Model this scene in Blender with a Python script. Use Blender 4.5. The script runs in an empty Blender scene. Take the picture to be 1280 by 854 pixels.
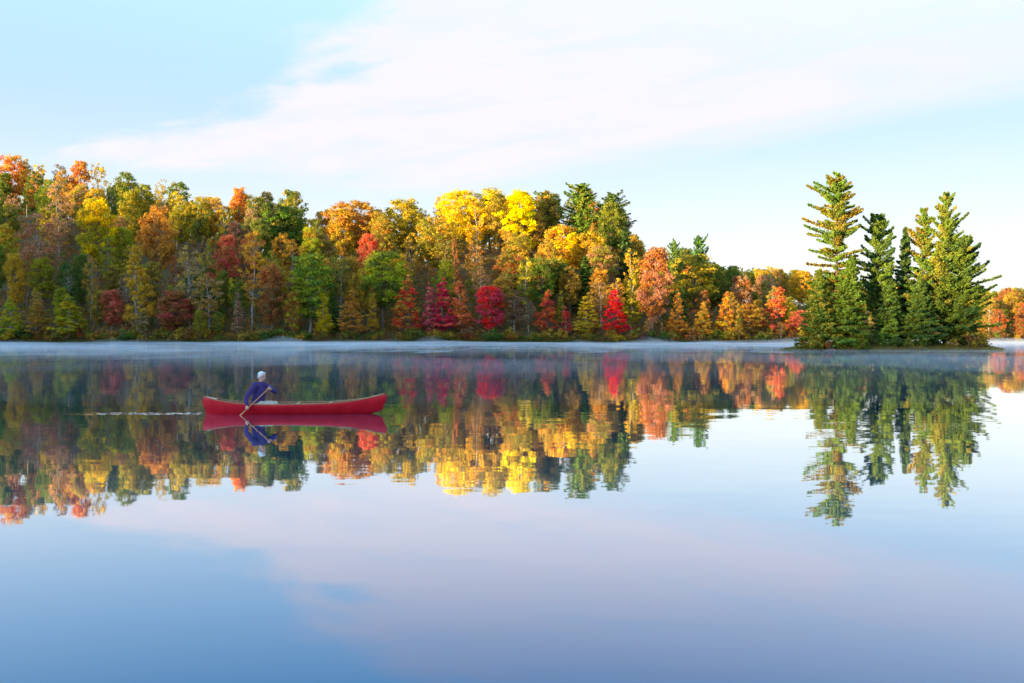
import bpy, bmesh, math, random
import numpy as np
from mathutils import Vector, Matrix, noise as mnoise

R = math.radians
SC = bpy.context.scene
COL = SC.collection

# ------------------------------------------------------------------ camera
F_PX, W_PX, H_PX = 1244.0, 1280.0, 854.0
HORIZON, CAM_H = 418.0, 2.15
cam_d = bpy.data.cameras.new('camera')
cam_d.sensor_width = 36.0
cam_d.lens = 36.0 * F_PX / W_PX
cam_d.clip_start, cam_d.clip_end = 0.1, 9000
cam = bpy.data.objects.new('camera', cam_d)
COL.objects.link(cam)
cam.location = (0, 0, CAM_H)
cam.rotation_euler = (R(90) - math.atan((H_PX / 2 - HORIZON) / F_PX), 0, 0)
SC.camera = cam

# ------------------------------------------------------------------ sun and sky
SUN_ELEV = 5.5
SUN_AZ = 52.0                     # the sun stands behind the viewer, this far round to the left
SUN_DIR = Vector((-math.sin(R(SUN_AZ)) * math.cos(R(SUN_ELEV)),
                  -math.cos(R(SUN_AZ)) * math.cos(R(SUN_ELEV)), math.sin(R(SUN_ELEV))))
sun_d = bpy.data.lights.new('sun', 'SUN')
sun_d.energy, sun_d.angle, sun_d.color = 3.0, R(2.0), (1.0, 0.70, 0.28)
sun = bpy.data.objects.new('sun', sun_d)
COL.objects.link(sun)
sun.location = SUN_DIR * 200
sun.rotation_euler = (-SUN_DIR).to_track_quat('-Z', 'Y').to_euler()

world = bpy.data.worlds.new('World')
SC.world = world
world.use_nodes = True


def build_sky():
    nt = world.node_tree
    nt.nodes.clear()
    N, L = nt.nodes.new, nt.links.new

    def math_n(op, a, b=None, c=None, clamp=False):
        n = N('ShaderNodeMath'); n.operation = op; n.use_clamp = clamp
        for i, v in enumerate((a, b, c)):
            if v is None: continue
            if isinstance(v, (int, float)): n.inputs[i].default_value = v
            else: L(v, n.inputs[i])
        return n.outputs[0]

    def ramp(v, a, b, to0=0.0, to1=1.0):
        n = N('ShaderNodeMapRange'); n.interpolation_type = 'SMOOTHSTEP'
        L(v, n.inputs[0])
        for i, q in enumerate((a, b, to0, to1)): n.inputs[i + 1].default_value = q
        return n.outputs[0]
    sky = N('ShaderNodeTexSky'); sky.sky_type = 'NISHITA'
    sky.sun_disc = False
    sky.sun_elevation = R(SUN_ELEV)
    sky.sun_rotation = math.atan2(SUN_DIR.x, SUN_DIR.y) % (2 * math.pi)
    sky.altitude, sky.air_density, sky.dust_density, sky.ozone_density = 300, 1.0, 0.2, 2.0
    tc = N('ShaderNodeTexCoord')
    sep = N('ShaderNodeSeparateXYZ'); L(tc.outputs['Generated'], sep.inputs[0])
    dz = math_n('MAXIMUM', sep.outputs[2], 0.03)
    px = math_n('DIVIDE', sep.outputs[0], dz)      # where the view ray meets the layer of high cloud
    py = math_n('DIVIDE', sep.outputs[1], dz)
    n_c = math_n('ADD', math_n('MULTIPLY', px, 0.77), math_n('MULTIPLY', py, 0.64))
    s_c = math_n('SUBTRACT', math_n('MULTIPLY', px, 0.64), math_n('MULTIPLY', py, 0.77))
    comb = N('ShaderNodeCombineXYZ'); L(n_c, comb.inputs[0]); L(math_n('MULTIPLY', s_c, 0.55), comb.inputs[1])

    def noise(scale, detail, rough, off=0.0, dist=0.0):
        n = N('ShaderNodeTexNoise'); n.inputs['Scale'].default_value = scale
        n.inputs['Detail'].default_value = detail; n.inputs['Roughness'].default_value = rough
        n.inputs['Distortion'].default_value = dist
        m = N('ShaderNodeVectorMath'); m.operation = 'ADD'; m.inputs[1].default_value = (off, off * .7, off * 1.3)
        L(comb.outputs[0], m.inputs[0]); L(m.outputs[0], n.inputs['Vector'])
        return n.outputs['Fac']
    n1 = noise(0.8, 5, .55, 3.1, .3)
    n2 = noise(2.0, 6, .6, 9.4, .6)
    n3 = noise(0.33, 3, .5, 21.0)
    warp = math_n('ADD', math_n('MULTIPLY', math_n('SUBTRACT', n1, 0.5), 1.5),
                  math_n('MULTIPLY', math_n('SUBTRACT', n2, 0.5), 0.5))
    nw = math_n('ADD', n_c, warp)
    band = math_n('MULTIPLY', ramp(nw, 1.72, 2.0), ramp(nw, 4.7, 3.6))
    band = math_n('MULTIPLY', band, ramp(math_n('ADD', s_c, math_n('MULTIPLY', warp, 1.6)), -6.2, -5.2))
    band = math_n('MULTIPLY', band, ramp(math_n('ADD', s_c, warp), -3.0, -1.0, 1.0, 0.7))
    other = ramp(math_n('ADD', n3, math_n('MULTIPLY', warp, .06)), 0.60, 0.76, 0, 0.6)
    dens = math_n('MAXIMUM', band, other)
    dens = math_n('MULTIPLY', dens, ramp(n2, 0.28, 0.60, 0.66, 1.0))
    dens = math_n('MULTIPLY', dens, ramp(sep.outputs[2], 0.05, 0.16))
    dens = math_n('MULTIPLY', dens, 0.9)
    # thin high veil, everywhere, stronger low down where one looks along it
    veil = ramp(sep.outputs[2], 0.66, 0.18, 0.0, 0.95)
    mixv = N('ShaderNodeMix'); mixv.data_type = 'RGBA'
    L(veil, mixv.inputs['Factor']); L(sky.outputs[0], mixv.inputs['A'])
    vcol = N('ShaderNodeMix'); vcol.data_type = 'RGBA'
    L(ramp(sep.outputs[2], 0.02, 0.27), vcol.inputs['Factor'])
    vcol.inputs['A'].default_value = (0.89, 0.885, 0.87, 1); vcol.inputs['B'].default_value = (0.46, 0.665, 0.89, 1)
    # the thin haze scatters forward, so it glows towards the sun
    dt = N('ShaderNodeVectorMath'); dt.operation = 'DOT_PRODUCT'; L(tc.outputs['Generated'], dt.inputs[0]); dt.inputs[1].default_value = SUN_DIR
    ph = math_n('ADD', 1.0, math_n('MULTIPLY', math_n('POWER', math_n('MAXIMUM', dt.outputs['Value'], 0.0), 1.5), 2.6))
    vsc = N('ShaderNodeVectorMath'); vsc.operation = 'SCALE'; L(vcol.outputs['Result'], vsc.inputs[0]); L(ph, vsc.inputs['Scale'])
    L(vsc.outputs[0], mixv.inputs['B'])
    mixc = N('ShaderNodeMix'); mixc.data_type = 'RGBA'
    L(dens, mixc.inputs['Factor']); L(mixv.outputs['Result'], mixc.inputs['A'])
    mixc.inputs['B'].default_value = (0.925, 0.87, 0.935, 1)
    bg = N('ShaderNodeBackground'); bg.inputs['Strength'].default_value = 0.15
    L(mixc.outputs['Result'], bg.inputs['Color'])
    out = N('ShaderNodeOutputWorld'); L(bg.outputs[0], out.inputs['Surface'])


build_sky()
SC.view_settings.view_transform = 'Standard'
SC.view_settings.look = 'None'
SC.view_settings.gamma = 1.0
SC.view_settings.use_curve_mapping = False
SC.view_settings.exposure = 2.88
SC.render.engine = 'CYCLES'
SC.cycles.use_denoising = True
SC.cycles.max_bounces = 6
SC.cycles.diffuse_bounces = 4
SC.cycles.glossy_bounces = 3
SC.cycles.transmission_bounces = 3
SC.cycles.transparent_max_bounces = 8
SC.cycles.volume_bounces = 1
SC.cycles.caustics_reflective = False
SC.cycles.caustics_refractive = False

# ------------------------------------------------------------------ helpers
rng = np.random.default_rng(7)
rnd = random.Random(11)


def tag(o, label=None, cat=None, group=None, kind=None):
    if label: o['label'] = label
    if cat: o['category'] = cat
    if group: o['group'] = group
    if kind: o['kind'] = kind
    return o


def link(name, data, parent=None, loc=None, mat=None):
    o = bpy.data.objects.new(name, data)
    COL.objects.link(o)
    if parent: o.parent = parent
    if loc is not None: o.location = loc
    if mat is not None and data is not None:
        data.materials.clear(); data.materials.append(mat)
    return o


def np_mesh(name, verts, faces, smooth=False, attrs=None):
    """faces: (n,k) int array or list of such arrays with k = 3 or 4"""
    if not isinstance(faces, list): faces = [faces]
    me = bpy.data.meshes.new(name)
    verts = np.asarray(verts, dtype=np.float32)
    me.vertices.add(len(verts)); me.vertices.foreach_set('co', verts.ravel())
    loops = np.concatenate([f.ravel() for f in faces]).astype(np.int32)
    sizes = np.concatenate([np.full(len(f), f.shape[1]) for f in faces]).astype(np.int32)
    starts = np.concatenate([[0], np.cumsum(sizes)[:-1]]).astype(np.int32)
    me.loops.add(len(loops)); me.loops.foreach_set('vertex_index', loops)
    me.polygons.add(len(sizes)); me.polygons.foreach_set('loop_start', starts)
    me.update(calc_edges=True)
    if smooth: me.polygons.foreach_set('use_smooth', np.ones(len(sizes), dtype=bool))
    for k, v in (attrs or {}).items():
        a = me.attributes.new(k, 'FLOAT', 'POINT'); a.data.foreach_set('value', np.asarray(v, dtype=np.float32))
    return me


class Mat:
    def __init__(self, name):
        self.m = bpy.data.materials.new(name); self.m.use_nodes = True
        self.nt = self.m.node_tree; self.nt.nodes.clear()
        self.out = self.nt.nodes.new('ShaderNodeOutputMaterial')

    def n(self, t, **kw):
        n = self.nt.nodes.new('ShaderNode' + t)
        for k, v in kw.items(): setattr(n, k, v)
        return n

    def l(self, a, b): self.nt.links.new(a, b)

    def math(self, op, a, b=None, c=None):
        n = self.n('Math', operation=op)
        for i, v in enumerate((a, b, c)):
            if v is None: continue
            if isinstance(v, (int, float)): n.inputs[i].default_value = v
            else: self.l(v, n.inputs[i])
        return n.outputs[0]

    def ramp(self, v, a, b, t0=0.0, t1=1.0):
        n = self.n('MapRange', interpolation_type='SMOOTHSTEP'); self.l(v, n.inputs[0])
        for i, q in enumerate((a, b, t0, t1)): n.inputs[i + 1].default_value = q
        return n.outputs[0]

    def noise(self, vec, scale, detail=3, rough=.55):
        n = self.n('TexNoise'); n.inputs['Scale'].default_value = scale
        n.inputs['Detail'].default_value = detail; n.inputs['Roughness'].default_value = rough
        if vec is not None: self.l(vec, n.inputs['Vector'])
        return n

    def mix(self, f, a, b):
        n = self.n('Mix', data_type='RGBA')
        for k, v in (('Factor', f), ('A', a), ('B', b)):
            s = n.inputs[k] if k == 'Factor' else [q for q in n.inputs if q.name == k and q.type == 'RGBA'][0]
            if isinstance(v, (int, float)): s.default_value = v
            elif isinstance(v, tuple): s.default_value = (*v[:3], 1)
            else: self.l(v, s)
        return [q for q in n.outputs if q.type == 'RGBA'][0]

    def principled(self, col, rough=.6, **kw):
        p = self.n('BsdfPrincipled')
        if isinstance(col, tuple): p.inputs['Base Color'].default_value = (*col[:3], 1)
        else: self.l(col, p.inputs['Base Color'])
        if isinstance(rough, (int, float)): p.inputs['Roughness'].default_value = rough
        else: self.l(rough, p.inputs['Roughness'])
        for k, v in kw.items(): p.inputs[k.replace('_', ' ')].default_value = v
        self.l(p.outputs[0], self.out.inputs['Surface'])
        return p


def simple_mat(name, col, rough=.6, var=.25, scale=20, bump=0.0, **kw):
    m = Mat(name)
    tc = m.n('TexCoord')
    nz = m.noise(tc.outputs['Object'], scale, 4)
    c = m.mix(m.ramp(nz.outputs['Fac'], .3, .7), tuple(v * (1 - var) for v in col), tuple(min(1, v * (1 + var)) for v in col))
    p = m.principled(c, rough, **kw)
    if bump:
        b = m.n('Bump'); b.inputs['Strength'].default_value = bump; b.inputs['Distance'].default_value = .01
        m.l(nz.outputs['Fac'], b.inputs['Height']); m.l(b.outputs[0], p.inputs['Normal'])
    return m.m


# ------------------------------------------------------------------ terrain
SKY_PX = [-600, -200, 0, 60, 110, 150, 200, 250, 300, 340, 370, 395, 440, 490, 525, 550, 600, 650, 700, 735, 768, 785, 800, 830, 870, 900, 950, 1010, 1060, 1240, 1300, 1600]
SKY_Y = [180, 185, 194, 190, 198, 204, 220, 228, 234, 240, 242, 258, 250, 250, 254, 240, 234, 236, 240, 235, 248, 280, 306, 306, 310, 328, 330, 338, 345, 358, 358, 350]


def skyline(px): return np.interp(px, SKY_PX, SKY_Y)


def px_of(x, y): return 640 + x / y * F_PX


def z_at(Y, d): return CAM_H + (HORIZON - Y) / F_PX * d


def smooth(a, b, v):
    t = np.clip((v - a) / (b - a), 0, 1)
    return t * t * (3 - 2 * t)


def shore_y(x):
    return 263 + 9 * smooth(-40, -150, x) + 26 * smooth(55, 120, x) + 2.2 * np.sin(x * .045 + 1) + 1.3 * np.sin(x * .13) + .6 * np.sin(x * .31)


def vnoise(x, y, seed):
    """cheap smooth noise from sines"""
    r = np.random.default_rng(seed); v = 0
    for k in range(6):
        a = r.uniform(0, 2 * np.pi); f = 2 ** (k * .5)
        v = v + np.sin((x * np.cos(a) + y * np.sin(a)) * f + r.uniform(0, 7)) / f
    return v / 2.6


CREST = 78.0


def ground(x, y):
    x = np.asarray(x, float); y = np.asarray(y, float)
    ys = shore_y(x)
    t = y - ys
    yy = np.maximum(y, 200)
    px = np.clip(640 + x / yy * F_PX, -600, 1600)
    tree = np.interp(px, [300, 780, 800, 1000], [21, 20, 17, 14])
    crest = np.maximum(z_at(skyline(px), ys + CREST) - tree, 2.5)
    hill = crest * (0.10 * smooth(0, 12, t) + 0.90 * smooth(2, CREST + 16, t)) + np.clip(t, 0, 5) * .12
    hill = hill + vnoise(x * .06, y * .06, 3) * 1.0 * smooth(8, 30, t)
    bed = -np.clip(-t * .10, 0, 4)
    z = np.where(t > 0, hill, bed)
    # ridge west of the lake, rising towards the north; the low sun comes up behind it
    u = -(x + 165 + 0.50 * np.clip(y, -400, 230))        # distance inland from the west shore
    ridge_h = np.minimum(24 + 0.125 * np.clip(y + 60, 0, 400), 63)
    ridge = ridge_h * smooth(0, 85, u) + np.clip(u, 0, 4) * .12 + vnoise(x * .03, y * .03, 8) * 2.5 * smooth(10, 60, u)
    z = np.where(u > 0, np.maximum(z, ridge), z)
    # shore under and behind the viewer
    s = -y - 1.0 + 1.2 * np.sin(x * .05)
    z = np.where(s > 0, np.maximum(z, .10 * np.clip(s, 0, 6) + 3 * smooth(5, 60, s)), z)
    # east shore
    e = x - 235 - .15 * y
    z = np.where(e > 0, np.maximum(z, 10 * smooth(0, 90, e) + np.clip(e, 0, 4) * .12), z)
    z = np.where((t < 0) & (u < 0) & (s < 0) & (e < 0), np.maximum(np.maximum(np.minimum(np.minimum(t, u), np.minimum(s, e)) * .1, -1e9), -4), z)
    return z


def axis(lo, hi, step, far):
    a = list(np.arange(lo, hi + .1, step)); d = step; v = hi
    while v < far: d *= 1.35; v += d; a.append(v)
    d = step; v = lo
    while v > -far: d *= 1.35; v -= d; a.insert(0, v)
    return np.array(a)


def grid_faces(nx, ny):
    i = np.arange(nx * ny).reshape(ny, nx)
    return np.stack([i[:-1, :-1].ravel(), i[:-1, 1:].ravel(), i[1:, 1:].ravel(), i[1:, :-1].ravel()], 1)


xs, yy_ = axis(-400, 330, 3.5, 5000), axis(-210, 470, 3.0, 5000)
X, Y = np.meshgrid(xs, yy_)
Z = ground(X, Y)
m = Mat('forest_floor')
tc = m.n('TexCoord')
n1 = m.noise(tc.outputs['Object'], .35, 5); n2 = m.noise(tc.outputs['Object'], 2.2, 4)
c = m.mix(m.ramp(n1.outputs['Fac'], .35, .65), (.13, .078, .032), (.10, .105, .03))
c = m.mix(m.ramp(n2.outputs['Fac'], .5, .75), c, (.26, .13, .04))
m.principled(c, .95)
FLOOR = m.m
terrain = link('terrain', np_mesh('terrain', np.stack([X.ravel(), Y.ravel(), Z.ravel()], 1), grid_faces(len(xs), len(yy_)), True), mat=FLOOR)
tag(terrain, kind='structure')

# ------------------------------------------------------------------ water
CANOE = Vector(((369 - 640) / F_PX * 27.0, 27.0, 0))
m = Mat('lake_water')
geo = m.n('NewGeometry')
mp = m.n('Mapping'); mp.inputs['Scale'].default_value = (.38, 1.0, 1); m.l(geo.outputs['Position'], mp.inputs['Vector'])
a = m.noise(mp.outputs[0], .55, 2, .5); b = m.noise(mp.outputs[0], 2.6, 3, .55); g = m.noise(mp.outputs[0], .06, 3, .6)
gust = m.ramp(g.outputs['Fac'], .38, .66, .4, 1.5)


def vsub(col, k):
    s = m.n('VectorMath', operation='SUBTRACT'); m.l(col, s.inputs[0]); s.inputs[1].default_value = (.5, .5, .5)
    t = m.n('VectorMath', operation='MULTIPLY'); m.l(s.outputs[0], t.inputs[0]); t.inputs[1].default_value = (k * .6, k, 0)
    return t.outputs[0]


add = m.n('VectorMath', operation='ADD'); m.l(vsub(a.outputs['Color'], .008), add.inputs[0]); m.l(vsub(b.outputs['Color'], .015), add.inputs[1])
sc = m.n('VectorMath', operation='SCALE'); m.l(add.outputs[0], sc.inputs[0]); m.l(gust, sc.inputs['Scale'])
# wake astern of the canoe: a narrow line of small broken ripples
sp = m.n('SeparateXYZ'); m.l(geo.outputs['Position'], sp.inputs[0])
wx = m.math('SUBTRACT', CANOE.x - 2.35, sp.outputs[0])                    # metres astern
wob = m.noise(geo.outputs['Position'], .9, 2)
wy = m.math('ABSOLUTE', m.math('ADD', m.math('SUBTRACT', sp.outputs[1], CANOE.y - .05), m.math('MULTIPLY', m.math('SUBTRACT', wob.outputs['Fac'], .5), .5)))
wk = m.math('MULTIPLY', m.ramp(wx, -.15, .25), m.ramp(wx, 4.6, 1.2, .0, 1))
wk = m.math('MULTIPLY', wk, m.ramp(m.math('SUBTRACT', wy, m.math('MULTIPLY', wx, .05)), .42, .1))
wn = m.noise(geo.outputs['Position'], 6.5, 3, .6)
wv = vsub(wn.outputs['Color'], 1.0)
wsc = m.n('VectorMath', operation='SCALE'); m.l(wv, wsc.inputs[0]); m.l(wk, wsc.inputs['Scale'])
add2 = m.n('VectorMath', operation='ADD'); m.l(sc.outputs[0], add2.inputs[0]); m.l(wsc.outputs[0], add2.inputs[1])
add3 = m.n('VectorMath', operation='ADD'); m.l(add2.outputs[0], add3.inputs[0]); add3.inputs[1].default_value = (0, 0, 1)
nrm = m.n('VectorMath', operation='NORMALIZE'); m.l(add3.outputs[0], nrm.inputs[0])
fr = m.n('LayerWeight'); fr.inputs['Blend'].default_value = .5; m.l(nrm.outputs[0], fr.inputs['Normal'])   # mirror-like at grazing view, less so looking down
body = m.n('BsdfDiffuse'); body.inputs['Color'].default_value = (.001, .125, .235, 1)
gl = m.n('BsdfGlossy'); gl.inputs['Roughness'].default_value = .02; gl.inputs['Color'].default_value = (1, 1, 1, 1); m.l(nrm.outputs[0], gl.inputs['Normal'])
mx = m.n('MixShader'); m.l(m.ramp(fr.outputs['Facing'], .60, .95, .07, .94), mx.inputs[0]); m.l(body.outputs[0], mx.inputs[1]); m.l(gl.outputs[0], mx.inputs[2])
m.l(mx.outputs[0], m.out.inputs['Surface'])
WATER = m.m
wxs, wys = np.linspace(-420, 420, 22), np.linspace(-40, 420, 20)
WX, WY = np.meshgrid(wxs, wys)
lake = link('lake_water', np_mesh('lake_water', np.stack([WX.ravel(), WY.ravel(), 0 * WX.ravel()], 1), grid_faces(22, 20)), mat=WATER)
tag(lake, kind='structure')

# ------------------------------------------------------------------ foliage materials
def foliage_mat(name, transl=.30, needles=False):
    m = Mat(name)
    oi = m.n('ObjectInfo')
    b_at = m.n('Attribute', attribute_type='OBJECT', attribute_name='leaf_b')
    lv = m.n('Attribute', attribute_name='leaf_var'); cv = m.n('Attribute', attribute_name='clump_var')
    tcn = m.n('TexCoord')
    nz = m.noise(tcn.outputs['Object'], .16, 2)
    f = m.math('ADD', m.math('MULTIPLY', cv.outputs['Fac'], .5), m.math('MULTIPLY', nz.outputs['Fac'], .5))
    f = m.math('ADD', f, m.math('MULTIPLY', m.math('SUBTRACT', oi.outputs['Random'], .5), .2))
    c = m.mix(m.ramp(f, .38, .66), oi.outputs['Color'], b_at.outputs['Color'])
    hsv = m.n('HueSaturation'); hsv.inputs['Saturation'].default_value = 1.02
    m.l(c, hsv.inputs['Color'])
    m.l(m.math('ADD', .485, m.math('MULTIPLY', cv.outputs['Fac'], .03)), hsv.inputs['Hue'])
    m.l(m.math('ADD', .62, m.math('ADD', m.math('MULTIPLY', lv.outputs['Fac'], .5), m.math('MULTIPLY', cv.outputs['Fac'], .3))), hsv.inputs['Value'])
    d = m.n('BsdfDiffuse'); t = m.n('BsdfTranslucent'); mx = m.n('MixShader'); mx.inputs[0].default_value = transl
    m.l(hsv.outputs[0], d.inputs[0]); m.l(hsv.outputs[0], t.inputs[0])
    m.l(d.outputs[0], mx.inputs[1]); m.l(t.outputs[0], mx.inputs[2])
    m.l(mx.outputs[0], m.out.inputs['Surface'])
    return m.m


LEAF = foliage_mat('autumn_leaves', .48)
NEEDLE = foliage_mat('pine_needles', .15)


def bark_mat(name, a, b, scale):
    m = Mat(name); tcn = m.n('TexCoord')
    mp = m.n('Mapping'); mp.inputs['Scale'].default_value = (1, 1, .25); m.l(tcn.outputs['Object'], mp.inputs[0])
    nz = m.noise(mp.outputs[0], scale, 4)
    m.principled(m.mix(m.ramp(nz.outputs['Fac'], .35, .65), a, b), .9)
    return m.m


BARK = bark_mat('grey_brown_bark', (.09, .07, .05), (.2, .165, .13), 6)
PALE = bark_mat('pale_birch_bark', (.17, .145, .12), (.42, .37, .32), 5)
DARKBARK = bark_mat('dark_pine_bark', (.05, .035, .025), (.12, .085, .06), 6)


def tubes(paths, sides=6):
    """paths: list of (points[n,3], radii[n]); one mesh"""
    V, F = [], []; base = 0
    ang = np.linspace(0, 2 * np.pi, sides, endpoint=False)
    for P, r in paths:
        P = np.asarray(P, float); r = np.asarray(r, float); n = len(P)
        T = np.gradient(P, axis=0); T /= np.linalg.norm(T, axis=1)[:, None] + 1e-9
        ref = np.where(np.abs(T[:, 2:3]) > .9, np.array([[1., 0, 0]]), np.array([[0., 0, 1]]))
        U = np.cross(T, ref); U /= np.linalg.norm(U, axis=1)[:, None] + 1e-9
        Wv = np.cross(T, U)
        ring = P[:, None] + r[:, None, None] * (np.cos(ang)[None, :, None] * U[:, None] + np.sin(ang)[None, :, None] * Wv[:, None])
        V.append(ring.reshape(-1, 3))
        i = np.arange(n * sides).reshape(n, sides); j = np.roll(i, -1, 1)
        F.append(np.stack([i[:-1].ravel(), j[:-1].ravel(), j[1:].ravel(), i[1:].ravel()], 1) + base)
        base += n * sides
    return np.concatenate(V), np.concatenate(F)


def leaf_quads(P, Nrm, size, aspect=1.0, along=None, r=rng):
    """leaf-shaped quads at P facing Nrm"""
    n = len(P)
    Nrm = Nrm / (np.linalg.norm(Nrm, axis=1)[:, None] + 1e-9)
    A = r.normal(size=(n, 3)) if along is None else along
    U = A - (A * Nrm).sum(1)[:, None] * Nrm
    U /= np.linalg.norm(U, axis=1)[:, None] + 1e-9
    Wv = np.cross(Nrm, U)
    s = size[:, None]
    q = np.stack([P - U * s * .55, P - Wv * s * .5 * aspect + U * s * .05 , P + U * s * .55, P + Wv * s * .5 * aspect + U * s * .05], 1)
    return q.reshape(-1, 3), np.arange(n * 4).reshape(n, 4)


def unit_ball(n, r):
    v = r.normal(size=(n, 3)); v /= np.linalg.norm(v, axis=1)[:, None]
    return v


def clump_crown(centers, radii, per, size, r, flat=.72):
    Ps, Ns, Ls, Cs, Ss = [], [], [], [], []
    for c, rad, k in zip(centers, radii, per):
        d = unit_ball(k, r)
        rr = r.uniform(.35, 1.0, k) ** .6 * (1 + r.normal(0, .24, k))
        off = d * rr[:, None] * rad; off[:, 2] *= flat
        Ps.append(c + off); Ns.append(d * .75 + np.array([0, 0, .35]) + r.normal(0, .5, (k, 3)))
        Ls.append(r.uniform(0, 1, k)); Cs.append(np.full(k, r.uniform(0, 1)))
        Ss.append(size * r.uniform(.45, 1.4, k))
    P, Nn = np.concatenate(Ps), np.concatenate(Ns)
    v, f = leaf_quads(P, Nn, np.concatenate(Ss), .85, None, r)
    return v, f, np.repeat(np.concatenate(Ls), 4), np.repeat(np.concatenate(Cs), 4)


def limb(a, b, ra, rb, r, n=5, sag=.06):
    t = np.linspace(0, 1, n)[:, None]
    P = a + (b - a) * t
    L = np.linalg.norm(b - a)
    P[1:-1] += r.normal(0, sag * L * .5, (n - 2, 3))
    P[:, 2] += (np.sin(t[:, 0] * np.pi) * -sag * L)
    return P, np.linspace(ra, rb, n)


def make_broadleaf(kind, seed):
    """unit tree of height 18 m, crown half-width 5 m unless noted; returns (trunk mesh, crown mesh)"""
    r = np.random.default_rng(seed)
    H = 18.0
    lean = r.normal(0, .35, 2)
    tp = np.array([[lean[0] * t * t * 2, lean[1] * t * t * 2, t * H * .93] for t in np.linspace(0, 1, 9)])
    tp[1:-1, :2] += r.normal(0, .12, (7, 2)); tp[0, 2] = -.6
    tr = np.interp(np.linspace(0, 1, 9), [0, .08, 1], [.36, .25, .05])
    paths = [(tp, tr)]
    C, Rd = [], []

    def env(kind, h):      # crown radius at relative height h
        if kind == 'round': return 5.0 * math.sqrt(max(0, 1 - ((h - .66) / .36) ** 2)) if h > .30 else 0
        if kind == 'oval': return 3.9 * math.sqrt(max(0, 1 - ((h - .60) / .42) ** 2))
        if kind == 'cone': return 4.1 * max(0, (1.02 - h) / .86) ** .8 * min(1, (h - .08) / .12) if h > .08 else 0
        if kind == 'sparse': return 3.3 * math.sqrt(max(0, 1 - ((h - .64) / .38) ** 2))
        if kind == 'spire': return 2.7 * max(0, (1.02 - h) / .85) ** .7 * min(1, (h - .12) / .1) if h > .12 else 0
    ncl = {'round': 135, 'oval': 120, 'cone': 120, 'sparse': 84, 'spire': 90}[kind]
    lobes = [(r.uniform(0, 2 * np.pi), r.uniform(.3, 1), r.uniform(.12, .3)) for _ in range(4)]
    tries = 0
    while len(C) < ncl and tries < 6000:
        tries += 1
        h = r.uniform(.08, .99); e = env(kind, h)
        if e <= .15: continue
        if r.uniform() > (e / 5.0) ** 1.0 + .15: continue
        a = r.uniform(0, 2 * np.pi)
        k = 1 + sum(am * math.cos(a * 1.0 - ph) * (1 if abs(h - hh) < .25 else -.4) for ph, hh, am in lobes) * .6
        rho = e * k * r.uniform(.12, 1) ** .5 * .9
        rad = r.uniform(.55, 1.2) * (.72 if kind in ('cone', 'spire', 'sparse') else 1.0)
        p = np.array([rho * math.cos(a) + lean[0] * h, rho * math.sin(a) + lean[1] * h, min(h * H, H - rad * .5)])
        if any(np.linalg.norm(p - q) < .40 * (rad + s) for q, s in zip(C, Rd)): continue
        C.append(p); Rd.append(rad)
    order = r.permutation(len(C))[: int(len(C) * .42)]
    for i in order:
        c = C[i]; rho = np.hypot(c[0], c[1])
        zt = max(1.5, c[2] - rho * r.uniform(.5, 1.0)); f = np.clip(zt / (H * .93), 0, 1)
        a = np.array([np.interp(f, np.linspace(0, 1, 9), tp[:, k]) for k in range(3)])
        paths.append(limb(a, c, .10 * (1 - f) + .035, .02, r))
    dens = {'round': 72, 'oval': 72, 'cone': 84, 'sparse': 48, 'spire': 84}[kind]
    per = [int(dens * q * q * r.uniform(.75, 1.2)) + 12 for q in Rd]
    v, f, lv, cv = clump_crown(C, Rd, per, 
                               .38 if kind != 'sparse' else .33, r, .62 if kind in ('cone', 'spire') else .75)
    tv, tf = tubes(paths, 6)
    return np_mesh(kind + '_trunk', tv, tf, True), np_mesh(kind + '_crown', v, f, False, {'leaf_var': lv, 'clump_var': cv})


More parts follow.
